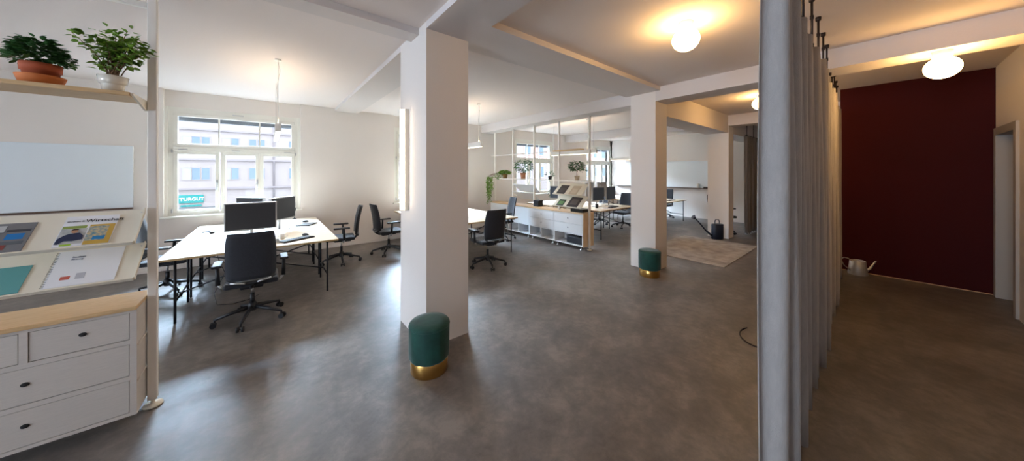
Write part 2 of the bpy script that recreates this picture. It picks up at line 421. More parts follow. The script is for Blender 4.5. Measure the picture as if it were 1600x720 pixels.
# ------------------------------------------------------------------ lamps
def globe_lamp(loc, label):
    g = thing('ceiling_globe_lamp', label, 'lamp', loc, 0, None)
    MB().lathe([(.062, 0), (.066, -.004), (.064, -.055), (.05, -.062)], 32).build('lamp_base', M['white'], g)
    pr = [(.0, -.055)] + [(.118 * math.sin(t), -.165 + .108 * math.cos(t)) for t in [PI * k / 20 for k in range(2, 20)]] + [(0, -.273)]
    MB().lathe(pr, 36).build('glass_globe', M['globe'], g)
    return g
globe_lamp((3.14, 1.18, H), 'round opal globe lamp glowing on the ceiling left of the curtain')
globe_lamp((5.27, -.41, 2.92), 'round opal globe lamp under the beam in front of the burgundy wall')
globe_lamp((7.15, 1.40, H), 'round opal globe lamp mostly hidden behind the curtain, in the far bay')

def pendant(x, y0, y1, z, label, ys):
    p = thing('linear_pendant_lamp', label, 'lamp', (x, y0, z)); L = y1 - y0
    lb = MB(); lb.box(-.03, -.024, 0, L, 0, .105); lb.box(.024, .03, 0, L, 0, .105); lb.box(-.024, .024, 0, .006, 0, .105); lb.box(-.024, .024, L - .006, L, 0, .105); lb.box(-.024, .024, .006, L - .006, .025, .045)
    lb.build('lamp_body', M['white'], p)
    B(-.023, .023, .01, L - .01, .002, .010, 'diffuser', M['ledp'], p)
    B(-.023, .023, .01, L - .01, .056, .062, 'uplight_strip', M['ledu'], p)
    w_ = MB()
    for q in (.10, L - .10): w_.tube([(0, q, .085), (0, q, H - z)], .0018, 5)
    w_.build('suspension_wire', M['shutter'], p)
    c = MB(); h = H - z
    c.tube([(0, ys, .085), (.008, ys, .3 * h), (-.012, ys, .6 * h), (.02, ys, .85 * h), (0, ys, h - .02)], .0035, 6)
    c.lathe([(.035, h - .02), (.035, h)], 20, c=(0, ys, 0)); c.build('power_cord', M['white'], p)
    return p
pendant(.10, 4.78, 6.30, 2.21, 'slim white linear pendant hanging over the left desk group, seen end-on', .10)
pendant(3.47, 5.25, 6.75, 2.24, 'slim white linear pendant hanging beside the near pillar', .12)
pendant(6.80, 4.75, 6.40, 2.21, 'slim white linear pendant hanging behind the shelf partition', .3)
pendant(10.2, 4.6, 6.5, 2.15, 'slim white linear pendant furthest from the camera, near the far wall', .3)

wl = thing('wall_tube_light', 'vertical glowing tube light on the side of the near pillar', 'lamp', (1.18, 3.21, 1.29))
B(-.045, 0, -.012, .05, 0, 1.09, 'backplate', M['cream'], wl, bev=.003)
MB().tube([(-.062, .02, .01), (-.062, .02, 1.08)], .024, 16).build('light_tube', M['led'], wl)

# ------------------------------------------------------------------ task chair
def make_chair(label, loc, rz, group):
    r = thing('office_chair', label, 'chair', loc, rz, group)
    # five star base, hub at origin, first arm at 38 deg
    hb = MB(); hb.lathe([(.035, .10), (.045, .12), (.045, .17), (.03, .20)], 20); hb.build('hub', M['plastic'], r)
    for k in range(5):
        a = math.radians(38 + 72 * k); dx, dy = math.cos(a), math.sin(a)
        m = MB(); m.tube([(dx * .03, dy * .03, .145), (dx * .17, dy * .17, .118), (dx * .315, dy * .315, .082)], [.024, .019, .014], 8)
        m.tube([(dx * .315, dy * .315, .088), (dx * .315, dy * .315, .05)], .010, 8)
        arm = m.build('base_arm', M['plastic'], r)
        cs_ = MB(); ox, oy = -dy, dx
        for s_ in (-1, 1):
            c0 = Vector((dx * .325 + ox * .022 * s_, dy * .325 + oy * .022 * s_, .028))
            cs_.tube([c0 - Vector((ox, oy, 0)) * .009, c0 + Vector((ox, oy, 0)) * .009], .028, 14)
        cs_.tube([(dx * .325 - ox * .02, dy * .325 - oy * .02, .028), (dx * .325 + ox * .02, dy * .325 + oy * .02, .028)], .008, 8)
        cs_.build('caster', M['plastic'], arm)
    g = MB(); g.tube([(0, 0, .17), (0, 0, .30)], .022, 14, M['plastic']); g.tube([(0, 0, .29), (0, 0, .41)], .014, 14, M['chrome']); g.build('gas_lift', None, r)
    mch = MB(); mch.box(-.10, .10, -.16, .12, .395, .435, None, .012); mch.build('seat_mechanism', M['plastic'], r)
    s_ = MB(); s_.box(-.235, .235, -.22, .26, .435, .495, None, .028, 3)
    s_.build('seat', M['fabric'], r)
    # backrest: gently curved panel, slight lean back
    b = MB(); n, mz = 8, 10; grid = [[], []]
    for side, off in ((0, 0), (1, -.035)):
        for j in range(mz + 1):
            t = j / mz; z = .53 + .52 * t
            wd = .215 - .012 * (t - .4) ** 2 * 4; row = []
            for i in range(n + 1):
                u = -1 + 2 * i / n
                ed = abs(u) ** 6; ez = 0 if 0 < j < mz else .0
                y = -.25 - .085 * t + .03 * math.sin(t * PI) * .6 + .035 * u * u + off * (1 - .35 * ed)
                row.append(b.bm.verts.new((u * wd * (1 - .04 * (abs(2 * t - 1) ** 8)), y, z)))
            grid[side].append(row)
    def quad(a, c, d_, e):
        f = b.bm.faces.new((a, c, d_, e)); f.smooth = True
    for j in range(mz):
        for i in range(n):
            quad(grid[0][j][i], grid[0][j][i + 1], grid[0][j + 1][i + 1], grid[0][j + 1][i])
            quad(grid[1][j][i], grid[1][j + 1][i], grid[1][j + 1][i + 1], grid[1][j][i + 1])
        quad(grid[0][j][0], grid[0][j + 1][0], grid[1][j + 1][0], grid[1][j][0])
        quad(grid[0][j][n], grid[1][j][n], grid[1][j + 1][n], grid[0][j + 1][n])
    for i in range(n):
        quad(grid[0][0][i], grid[1][0][i], grid[1][0][i + 1], grid[0][0][i + 1])
        quad(grid[0][mz][i], grid[0][mz][i + 1], grid[1][mz][i + 1], grid[1][mz][i])
    bo = b.build('backrest', M['fabric'], r)
    bf = MB(); bf.tube([(-.20, -.235, .54), (-.13, -.27, .505), (0, -.28, .49), (.13, -.27, .505), (.20, -.235, .54)], .017, 8)
    bf.tube([(0, -.28, .49), (0, -.2, .43), (0, -.10, .415)], .022, 8)
    bf.build('back_bracket', M['plastic'], r)
    for q in (-1, 1): MB().tube([(q * .05, -.30, .502), (q * .17, -.285, .525)], .010, 6).build('polished_strip', M['chrome'], r)['label'] = 'polished metal strip under the backrest'
    for q in (-1, 1):
        am = MB()
        am.tube([(q * .12, -.02, .415), (q * .25, -.03, .415), (q * .285, -.04, .47)], .014, 8, M['chrome'])
        am.tube([(q * .285, -.04, .46), (q * .29, -.03, .665)], [.022, .018], 10, M['plastic'])
        ao = am.build('armrest', None, r)
        MB().box(q * .29 - .042, q * .29 + .042, -.13, .13, .665, .693, None, .011, 3).build('arm_pad', M['plastic'], ao)
    return r
ch0 = make_chair('black office chair at the front of the left desk group, back to the camera', (-.14, 4.60, 0), 0, 'office chairs')
dup(ch0, (1.08, 6.44, 0), math.radians(82), 'black office chair side-on at the right side of the left desk group')
dup(ch0, (-1.10, 6.35, 0), math.radians(-100), 'black office chair left of the left desk group, half hidden by the cream post')
dup(ch0, (1.97, 6.52, 0), math.radians(-88), 'black office chair just left of the near pillar, facing the pillar')
dup(ch0, (3.10, 4.50, 0), math.radians(-3), 'black office chair right of the near pillar, back to the camera')
dup(ch0, (4.62, 6.05, 0), math.radians(75), 'black office chair beside the trailing ivy, behind the one right of the near pillar')
dup(ch0, (8.50, 5.85, 0), math.radians(80), 'black office chair seen under the desk beyond the shelf partition')
dup(ch0, (8.48, 4.98, 0), math.radians(95), 'dark office chair close to the middle pillar, beyond the shelf partition')
dup(ch0, (11.62, 5.12, 0), math.radians(90), 'dark office chair at the far desk, just right of the middle pillar')
dup(ch0, (9.90, 2.78, 0), math.radians(150), 'black chair barely showing behind the far pillar')

# ------------------------------------------------------------------ desks
def make_desk(label, x, y, w_, dp, group):
    r = thing('desk', label, 'table', (x, y, 0), 0, group)
    t = MB(); t.box(0, w_, 0.004, dp - .004, .716, .736, M['ply']); t.box(0.001, w_ - .001, .005, dp - .005, .7362, .741, M['desk'])
    t.build('desktop', None, r)
    xa, xb, ya, yb = .13, w_ - .13, .07, dp - .12
    for q in (xa, xb):
        for yy in (ya, yb):
            MB().tube([(q, yy, 0), (q, yy, .716)], .0125, 10, M['black']).build('leg', None, r)
        m = MB(); m.tube([(q, ya, .70), (q, yb, .70)], .010, 8); m.tube([(q, ya, .24), (q, yb, .24)], .010, 8)
        m.build('side_rail', M['black'], r)
    cb = MB(); ym = (ya + yb) / 2
    cb.tube([(xa, ym, .24), (xb, ym, .70)], .009, 8); cb.tube([(xa, ym + .02, .70), (xb, ym + .02, .24)], .009, 8)
    cb.build('cross_brace', M['black'], r)
    return r
GD = 'pale birch desks on black steel frames'
dk = []
def cluster(x, y, w_, labels):
    for k, lb in enumerate(labels):
        if not dk: dk.append(make_desk(lb, x, y, 1.73, .90, GD))
        else: dup(dk[0], (x, y + .905 * k, 0), 0, lb)
cluster(-.94, 4.93, 1.73, ['pale wooden desk nearest the camera in the left desk group', 'pale wooden desk in the middle of the left desk group', 'pale wooden desk by the window in the left desk group'])
cluster(2.42, 4.88, 1.73, ['pale wooden desk right of the near pillar, in front of the white cabinets', 'pale wooden desk behind the near pillar, second in its row', 'pale wooden desk behind the near pillar, third in its row next to the window'])
cluster(6.35, 4.33, 1.73, ['pale wooden desk beyond the shelf partition, nearest the middle pillar', 'pale wooden desk beyond the shelf partition, middle of its row', 'pale wooden desk beyond the shelf partition, nearest the window'])
cluster(9.60, 4.22, 1.73, ['pale wooden desk by the far wall seen right of the middle pillar', 'pale wooden desk by the far wall, behind the one nearest the pillar', 'pale wooden desk by the far wall, nearest the window'])

# ------------------------------------------------------------------ monitors and desk clutter
DT = .741
def make_monitor(label, loc, rz, w_=.545, h=.375, zc=.36, stand=True, tilt=0, group='monitors on the desks', zoff=0):
    r = thing('computer_monitor', label, 'monitor', loc, rz, group)
    T = Matrix.Translation((0, 0, zc)) @ Matrix.Rotation(math.radians(tilt), 4, 'X')
    hs = MB(); hs.box(-w_ / 2, w_ / 2, -.022, .02, -h / 2, h / 2, None, .006, T=T); hs.box(-w_ * .3, w_ * .3, .02, .045, -h * .3, h * .3, None, .01, T=T)
    hs.build('housing', M['silver'], r)
    MB().box(-w_ / 2 + .016, w_ / 2 - .016, -.0245, -.0205, -h / 2 + .018, h / 2 - .016, None, T=T).build('screen', M['screen'], r)
    st = MB(); st.tube([(0, .055, .01), (0, .05, zc - .02)], .018, 10); st.tube([(0, .055, zc - .03), (0, .03, zc - .02)], .02, 8)
    st.box(-.12, .12, -.05, .12, 0, .012, None, .005); st.build('stand', M['silver'], r)
    return r
m0 = make_monitor('wide silver-framed monitor facing the camera behind the front chair', (-.175, 5.42, DT), 0)
dup(m0, (.19, 6.30, DT), math.radians(52), 'silver-framed monitor turned to the right on the left desk group')
dup(m0, (-.22, 6.55, DT), math.radians(-50), 'monitor turned away to the left behind the wide front monitor')
dup(m0, (3.0, 6.25, DT), math.radians(150), 'monitor with dark back just right of the near pillar')
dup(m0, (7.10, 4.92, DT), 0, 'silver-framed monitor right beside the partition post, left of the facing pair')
dup(m0, (7.68, 4.90, DT), math.radians(6), 'silver-framed monitor with blue-grey reflection tint on screen, right of the facing pair')
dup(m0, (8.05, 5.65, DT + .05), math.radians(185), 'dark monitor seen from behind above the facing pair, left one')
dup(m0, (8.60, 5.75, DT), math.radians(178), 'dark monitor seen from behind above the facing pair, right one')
for o in bpy.data.objects:
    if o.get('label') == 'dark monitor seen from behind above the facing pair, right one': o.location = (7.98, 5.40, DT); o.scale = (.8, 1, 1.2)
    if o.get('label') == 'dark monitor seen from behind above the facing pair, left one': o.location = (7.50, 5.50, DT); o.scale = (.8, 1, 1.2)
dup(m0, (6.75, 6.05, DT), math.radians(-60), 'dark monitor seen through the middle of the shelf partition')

BG = mat('blue_grey_screen', (62, 78, 100), 0.35, spec=0.6)  # reflected daylight painted into the base colour of switched-off dark screens
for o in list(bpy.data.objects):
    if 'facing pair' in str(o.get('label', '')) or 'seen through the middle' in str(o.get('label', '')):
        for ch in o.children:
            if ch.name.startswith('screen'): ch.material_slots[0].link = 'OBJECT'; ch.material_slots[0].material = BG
def keyboard(label, loc, rz):
    k = thing('keyboard', label, 'keyboard', loc, rz, 'keyboards and laptops on the desks')
    MB().box(-.21, .21, -.07, .07, 0, .018, None, .004).build('keyboard_case', M['plastic'], k)
    ks = MB()
    for i in range(14):
        for j in range(5): ks.box(-.195 + i * .028, -.172 + i * .028, -.06 + j * .025, -.04 + j * .025, .018, .023)
    ks.build('keys', M['plastic'], k)
    return k
kb0 = keyboard('black keyboard on the near right part of the left desk group', (.32, 5.22, DT), math.radians(30))
dup(kb0, (-.72, 6.95, DT), math.radians(85), 'black keyboard at the left edge of the left desk group')
dup(kb0, (7.35, 4.60, DT), math.radians(10), 'black keyboard in front of the facing monitors beyond the partition')
dup(kb0, (10.6, 4.45, DT), 0, 'black keyboard on the far desk right of the middle pillar')
def laptop_closed(label, loc, rz):
    k = thing('closed_laptop', label, 'laptop', loc, rz)
    MB().box(-.16, .16, -.11, .11, 0, .011, None, .004).build('laptop_base', M['plastic'], k)
    MB().box(-.16, .16, -.11, .11, .0115, .019, None, .004).build('laptop_lid', M['screen'], k); return k
laptop_closed('closed dark laptop on the window side of the left desk group', (.55, 6.60, DT), math.radians(60))
def mouse(label, loc, rz, m='plastic'):
    k = MB(); k.lathe([(.0, 0), (.03, 0), (.033, .01), (.028, .024), (.014, .033), (0, .035)], 16, T=Matrix.Diagonal((1, 1.7, 1, 1)))
    o = k.build('computer_mouse', M[m]); o.location = loc; o.rotation_euler = (0, 0, rz)
    return tag(o, label, 'mouse')
mouse('dark computer mouse on the near right of the left desk group', (.44, 5.50, DT), .6)
mouse('dark computer mouse at the left edge of the left desk group', (-.68, 6.62, DT), .2)
mouse('dark computer mouse next to the closed laptop', (.56, 6.98, DT), 1.2)
def papers(label, loc, rz, w_=.21, h=.297, t=.004, m='paper', name='paper_stack', cat='paper', group='papers on the desks'):
    o = MB().box(-w_ / 2, w_ / 2, -h / 2, h / 2, 0, t * .5).box(-w_ / 2 + .004, w_ / 2 + .004, -h / 2 + .002, h / 2 + .003, t * .5, t).build(name, M[m])
    o.location = loc; o.rotation_euler = (0, 0, rz); return tag(o, label, cat, group)
papers('sheet of white paper at the left edge of the left desk group', (-.60, 6.30, DT), .5)
papers('white papers beside the closed laptop near the window', (.30, 7.05, DT), 1.2)
papers('white paper under the black keyboard in front', (-.02, 5.75, DT), .3)
papers('white papers on the desk just right of the near pillar', (3.05, 5.55, DT), .4, .3, .42)
papers('white papers on the desk seen through the middle of the partition', (6.62, 5.45, DT), .2, .3, .42)
papers('white papers in front of the monitors beyond the partition', (6.95, 4.62, DT), .9)
# cable box and cups behind the front chair
b = thing('desk_tray', 'small open desk tray with odds and ends under the wide front monitor', 'tray', (-.02, 5.20, DT))
tr = MB(); tr.box(-.14, .14, -.05, .05, 0, .006); tr.box(-.14, .14, -.05, -.045, .006, .04); tr.box(-.14, .14, .045, .05, .006, .04); tr.box(-.14, -.135, -.045, .045, .006, .04); tr.box(.135, .14, -.045, .045, .006, .04)
tr.build('tray_shell', M['chrome'], b)
def cup(label, loc, r=.035, h=.09, m='white'):
    c = thing('cup', label, 'cup', loc)
    MB().lathe([(0, 0), (r * .85, 0), (r, h), (r * .9, h), (r * .78, .006), (0, .006)], 20).build('cup_body', M[m], c)
    MB().tube([(r * .95, 0, h * .8), (r + .028, 0, h * .72), (r + .026, 0, h * .35), (r * .88, 0, h * .25)], .005, 6).build('cup_handle', M[m], c)
    return c
cup('white cup at the right end of the desk tray', (.16, 5.42, DT), .03, .07)
cup('black cup behind the desk tray', (-.05, 5.30, DT), .03, .07, 'plastic')
cup('dark cup in front of the monitors beyond the partition', (6.80, 4.75, DT), .04, .11, 'plastic')
# small black clamp lamp at the window end of the desks
cl = thing('clamp_lamp', 'small black clamp lamp at the window end of the left desk group', 'lamp', (.42, 7.58, DT))
m = MB(); m.lathe([(.035, 0), (.035, .012), (.012, .018)], 16); m.tube([(0, 0, .01), (0, 0, .17)], .009, 8); m.build('lamp_stem', M['plastic'], cl)
MB().lathe([(.016, .16), (.028, .18), (.028, .225), (.012, .24)], 16).build('lamp_head', M['plastic'], cl)
# cables hanging below the left desk group
cb = MB(); rnd = random.Random(3)
cb.tube([(-.52, 5.35, .70), (-.47, 5.33, .52), (-.43, 5.34, .40), (-.47, 5.34, .30), (-.53, 5.33, .16), (-.50, 5.30, .02), (-.35, 5.25, .008), (-.2, 5.3, .008), (-.10, 5.42, .008)], .004, 6)
tag(cb.build('power_cable', M['plastic']), 'thin dark power cable dangling under the left desk group', 'cable')

# ------------------------------------------------------------------ stools
def stool(label, loc):
    s_ = thing('velvet_stool', label, 'stool', loc, 0, None)
    MB().lathe([(.0, .0), (.153, 0), (.156, .004), (.156, .118), (.150, .124)], 48).build('brass_base', M['brass'], s_)['label'] = 'brushed brass base ring'
    n = 48; b = MB(); prof = [(.150, .114), (.164, .118), (.169, .132), (.170, .20), (.171, .30), (.172, .385), (.170, .402), (.158, .414), (.10, .420), (0, .422)]
    b.lathe(prof, n)
    rnd = random.Random(5)
    for v in b.bm.verts:
        a = math.atan2(v.co.y, v.co.x)
        if .11 < v.co.z < .38: k = 1 + .012 * math.sin(a * 9 + v.co.z * 8) + .008 * math.sin(a * 17 + 2); v.co.x *= k; v.co.y *= k
    b.build('velvet_seat', M['velvet'], s_)
    MB().tube([(.1715 * math.cos(2 * PI * k / 40), .1715 * math.sin(2 * PI * k / 40), .388) for k in range(41)], .003, 6).build('piping', M['velvet'], s_)
    return s_
stool('round green velvet stool with brass base in front of the near pillar', (1.085, 2.46, 0))
stool('round green velvet stool with brass base at the foot of the middle pillar', (4.88, 2.385, 0))

# ------------------------------------------------------------------ plants
def plant_bush(mb, c, rx, ry, rz_, n, L, W, seed, m=None, zmin=None, dome=True):
    r = random.Random(seed)
    for k in range(n):
        a = r.uniform(0, 2 * PI); e = math.asin(r.uniform(-.25 if dome else -1, 1)); q = r.uniform(.35, 1) ** .6
        p = Vector((c[0] + rx * q * math.cos(a) * math.cos(e), c[1] + ry * q * math.sin(a) * math.cos(e), c[2] + rz_ * q * math.sin(e)))
        if zmin is not None and p.z < zmin: p.z = zmin + r.uniform(0, .02)
        d_ = Vector((math.cos(a), math.sin(a), r.uniform(-.5, .6)))
        mb.leaf(p, d_, (r.uniform(-.5, .5), r.uniform(-.5, .5), 1), L * r.uniform(.6, 1.2), W * r.uniform(.7, 1.2), m)
def pot(parent, prof, m, soilz, soilr, name='pot'):
    MB().lathe(prof, 36).build(name, m, parent)
    MB().lathe([(0, soilz - .006), (soilr, soilz - .006), (soilr, soilz), (0, soilz)], 24).build('soil', M['soil'], parent)

SH = 2.215      # top of the upper left shelf
p = thing('potted_succulent', 'dark green bushy plant in a terracotta pot with saucer on the top shelf', 'plant', (-1.062, 3.20, SH))
MB().lathe([(0, 0), (.070, 0), (.086, .052), (.089, .064), (.081, .064), (.070, .010), (0, .010)], 36).build('saucer', M['terra2'], p)['label'] = 'orange terracotta saucer'
pot(p, [(0, .011), (.056, .011), (.066, .092), (.073, .092), (.075, .136), (.067, .136), (.063, .12), (0, .11)], M['terra'], .128, .066)
mb = MB(); plant_bush(mb, (-.01, 0, .17), .100, .100, .13, 760, .036, .024, 11, zmin=.135); plant_bush(mb, (.095, -.03, .15), .04, .04, .05, 80, .026, .016, 12)
mb.build('foliage', M['leafd'], p)
p = thing('potted_ficus', 'leafy light green ficus in a white glazed pot on the top shelf', 'plant', (-.778, 3.14, SH))
pot(p, [(0, 0), (.044, 0), (.050, .046), (.052, .052), (.058, .055), (.066, .104), (.060, .104), (.056, .09), (0, .088)], M['potw'], .096, .058)
st = MB(); r = random.Random(4); tips = []
for k in range(24):
    a = r.uniform(0, 2 * PI); sp = r.uniform(.03, .17); hh = r.uniform(.16, .36)
    if k % 3 == 0: sp *= .55; hh = r.uniform(.30, .42)
    b0 = Vector((r.uniform(-.02, .02), r.uniform(-.02, .02), .09)); tp = Vector((math.cos(a) * sp, math.sin(a) * sp, hh))
    md = b0.lerp(tp, .5) + Vector((r.uniform(-.01, .01), r.uniform(-.01, .01), .03))
    st.tube([b0, md, tp], [.0035, .0025, .001], 5); tips.append((b0, md, tp))
st.build('stems', M['stem'], p)
mb = MB()
for b0, md, tp in tips:
    for k in range(24):
        t = r.uniform(.4, 1.08); q = b0.lerp(md, t * 2) if t < .5 else md.lerp(tp, (t - .5) * 2)
        q = q + Vector((r.uniform(-.03, .03), r.uniform(-.03, .03), r.uniform(-.02, .02)))
        a = r.uniform(0, 2 * PI); mb.leaf(q, (math.cos(a), math.sin(a), r.uniform(-.5, .5)), (r.uniform(-.6, .6), r.uniform(-.6, .6), 1), r.uniform(.034, .056), r.uniform(.020, .031))
mb.build('foliage', M['leafl'], p)

# ------------------------------------------------------------------ left shelf unit
def post(x, y, w_, label, group, lvl=None):
    r = thing('shelf_post', label, 'post', (x, y, 0), 0, group)
    MB().box(-w_ / 2, w_ / 2, -w_ / 2, w_ / 2, .05, H, None, .004).build('pole', M['post'], r)
    MB().lathe([(0, 0), (.046, 0), (.052, .006), (.050, .014), (.012, .022), (.012, .055)], 28).build('foot_plate', M['cream'], r)
    return r
PYL = 3.345
p0 = post(-.650, PYL, .046, 'pale square floor-to-ceiling post at the right end of the near shelf unit', None)
dup(p0, (-1.536, PYL, 0), 0, 'pale square floor-to-ceiling post at the outer end of the near shelf unit')
o = MB().box(-1.507, -.673, PYL - .02, PYL + .02, 2.885, 2.92, None, .004).build('shelf_rail', M['post']); tag(o, 'pale rail across the top of the near shelf unit', 'rail')
s = thing('shelf_board', 'oak shelf holding the two potted plants', 'shelf', (0, 0, 0))
MB().box(-1.49, -.690, 3.04, 3.345, 2.190, SH, None, .002).build('board', M['oak'], s)
for x in (-.682, -1.498): MB().prism([(3.05, 2.20), (3.33, 2.14), (3.345, 2.14), (3.345, 2.213), (3.05, 2.212)], -.006, .006, T=Matrix(((0, 0, 1, x), (1, 0, 0, 0), (0, 1, 0, 0), (0, 0, 0, 1)))).build('bracket', M['cream'], s)
# cabinet
def knobhole(mb, x, y, z): mb.lathe([(0, 0), (.0165, 0), (.015, .0035), (0, .0035)], 24, T=Matrix.Translation((x, y, z)) @ Matrix.Rotation(PI / 2, 4, 'X') @ Matrix.Diagonal((1, .75, 1, 1)))
c = thing('drawer_cabinet', 'off-white drawer cabinet with oak top at the lower left', 'cabinet', (0, 0, 0))
XL, XR, YF, YB, ZB, ZT = -1.505, -.680, 3.135, 3.50, .085, .785
b = MB(); b.box(XL, XR, YF, YB, ZB, ZB + .02); b.box(XL, XL + .02, YF, YB, ZB + .02, ZT); b.box(XR - .03, XR, YF, YB, ZB + .02, ZT)
b.box(XL + .02, XR - .03, YB - .012, YB, ZB + .02, ZT); b.box(XL + .02, XR - .03, YF, YB - .012, ZT - .018, ZT)
for z in (.335, .575): b.box(XL + .02, XR - .03, YF, YB - .012, z - .014, z + .014); b.tube([(XR + .001, YF + .01, z - .03), (XR + .001, YB - .01, z - .03)], .006, 6)
b.box(-1.115, -1.085, YF, YB - .012, .589, ZT - .018)
b.build('carcass', M['cabinet'], c)
B(XL, XR, YF - .012, YB, ZT, ZT + .026, 'top_board', M['oak'], c, bev=.003)
for (xa, xb, za, zb, kx) in ((XL + .023, -1.118, .592, ZT - .021, -1.30), (-1.082, XR - .033, .592, ZT - .021, -.895), (XL + .023, XR - .033, .352, .558, -1.095), (XL + .023, XR - .033, ZB + .023, .318, -1.095)):
    dr = MB().box(xa, xb, YF + .003, YF + .020, za, zb, None, .002).build('drawer', M['cabinet'], c)
    k = MB(); knobhole(k, kx, YF + .0026, (za + zb) / 2 + .01); k.build('finger_hole', M['dark'], dr)
# slanted display shelves
def slanted(name_label, zlow, zup, group=None, axis='L'):
    s_ = thing('display_shelf', name_label, 'shelf', (0, 0, 0)); return s_
def display_L(label, ztop, zlow):
    """board leaning back from front lower edge to rear upper edge; returns transform of its surface"""
    y0, y1 = 3.09, 3.325
    ang = math.atan2(ztop - zlow, y1 - y0); L = math.hypot(ztop - zlow, y1 - y0)
    T = Matrix.Translation((-1.50, y0, zlow)) @ Matrix.Rotation(ang, 4, 'X')
    s_ = thing('display_shelf', label, 'shelf')
    MB().box(0, .815, 0, L, -.012, 0, None, .001, T=T).build('display_board', M['cream'], s_)
    MB().box(0, .815, -.006, .004, -.014, .012, None, .001, T=T).build('front_lip', M['cream'], s_)
    for x in (-.004, .819): MB().box(x - .003, x + .003, 0, L, -.014, .014, T=T).build('side_bracket', M['cream'], s_)
    sc_ = MB()
    for q in (.03,): sc_.lathe([(0, 0), (.004, 0), (.004, .003), (0, .003)], 10, T=T @ Matrix.Translation((.806, L - q, 0)))
    sc_.build('screw', M['chrome'], s_)
    return T, L
Tu, Lu = display_L('cream slanted display shelf holding the magazines, upper of the two', 1.435, 1.240)
Tl, Ll = display_L('cream slanted display shelf holding the brochure, lower of the two', 1.198, 1.003)
# printed matter: built flat in the shelf's own plane (x along shelf, y up the slope)
def leaflet(name, label, cat, T, x0, x1, y0, y1, t, m, parts=(), texts=(), group=None, shear=0.0):
    r = thing(name, label, cat, (0, 0, 0), 0, group)
    MB().box(x0, x1, y0, y1, .0006, t, None, T=T).build('cover', m, r)
    for i, (nm, a, b_, c_, d_, mm) in enumerate(parts):
        MB().box(a, b_, c_, d_, t, t + .0007 + .0003 * i, None, T=T).build(nm, mm, r)
    for nm, body, x, y, size, mm in texts:
        textmesh(nm, body, size, mm, r, T @ Matrix.Translation((x, y, t + .0022)), .0003, .0003)
    return r
S = solid
SK = mat('sketchy_print', (92, 140, 160), 0.5, rgb2=(226, 196, 140), nscale=70)
SK2 = mat('office_photo_print', (150, 156, 160), 0.5, rgb2=(206, 204, 200), nscale=18)
leaflet('magazine', 'magazine with a man at a desk and yellow picture on the upper display shelf', 'magazine', Tu, .505, .715, .012, .262, .006, M['paper'],
    (('green_band', .508, .600, .155, .178, S('lime_print', (140, 160, 80))), ('photo_background', .508, .606, .03, .153, SK2),
     ('yellow_panel', .612, .712, .014, .180, S('mustard_print', (204, 164, 72))), ('picture_panel', .612, .690, .045, .165, SK),
     ('blue_patch', .64, .688, .05, .078, S('azure_print', (30, 130, 190))), ('lime_label', .53, .57, .016, .028, S('bright_lime_print', (160, 200, 40)))),
    (('headline', 'Wirtschaft', .585, .205, .036, M['dark']), ('small_headline', 'studium &', .515, .210, .016, S('grey_ink', (90, 90, 96)))))
# figure printed on that cover
fg = bpy.data.objects
r_ = [o for o in bpy.data.objects if o.name.startswith('magazine')][0]
fgm = MB()
fgm.prism([(.508, .035), (.512, .075), (.53, .10), (.548, .112), (.585, .115), (.602, .09), (.604, .06), (.57, .05), (.54, .055), (.52, .03)], .0088, .0093, T=Tu)
fgm.build('printed_jacket', S('denim_print', (44, 54, 84)), r_)
MB().prism([(.562 + .013 * math.cos(a), .130 + .016 * math.sin(a)) for a in [2 * PI * k / 14 for k in range(14)]], .0090, .0095, T=Tu).build('printed_face', S('skin_print', (190, 140, 108)), r_)
MB().prism([(.562 + .014 * math.cos(a), .138 + .012 * math.sin(a)) for a in [PI * k / 10 for k in range(11)]], .0096, .0099, T=Tu).build('printed_hair', S('brown_print', (60, 44, 34)), r_)
leaflet('magazine', 'grey and red magazine cut off by the left edge of the picture, upper display shelf', 'magazine', Tu, .215, .405, .012, .235, .005, S('grey_cover', (120, 120, 122)),
    (('blue_label', .325, .385, .105, .150, S('sky_print', (20, 120, 190))), ('red_patch', .22, .345, .03, .065, S('brick_print', (130, 62, 58))), ('grey_picture', .225, .395, .068, .09, S('slate_print', (96, 100, 106))), ('white_patch', .225, .31, .165, .215, S('offwhite_print', (190, 190, 190))), ('headline_strip', .318, .398, .165, .182, S('dark_print', (70, 72, 78)))))
leaflet('brochure', 'spiral-bound white brochure with a small red sketch on the lower display shelf', 'brochure', Tl, .470, .735, .012, .285, .004, M['paper'],
    (('red_sketch', .520, .555, .060, .085, S('coral_print', (196, 96, 80))),
     ('grey_sketch', .575, .610, .058, .100, S('pencil_print', (186, 186, 194)))),
    (('title', 'Studium', .53, .225, .016, S('blue_grey_ink', (110, 116, 140))), ('subtitle', 'Beratung', .53, .208, .012, S('blue_grey_ink', (110, 116, 140)))))
r_ = [o for o in bpy.data.objects if o.name.startswith('brochure')][0]
sp = MB()
for k in range(22): sp.tube([Tl @ Vector((.462, .022 + k * .012, .001)), Tl @ Vector((.468, .022 + k * .012, .006)), Tl @ Vector((.476, .022 + k * .012, .004))], .0012, 5)
sp.build('spiral_binding', M['plastic'], r_)
leaflet('booklet', 'teal booklet on the lower display shelf at the left edge of the picture', 'booklet', Tl, .20, .395, .012, .205, .004, M['papert'])

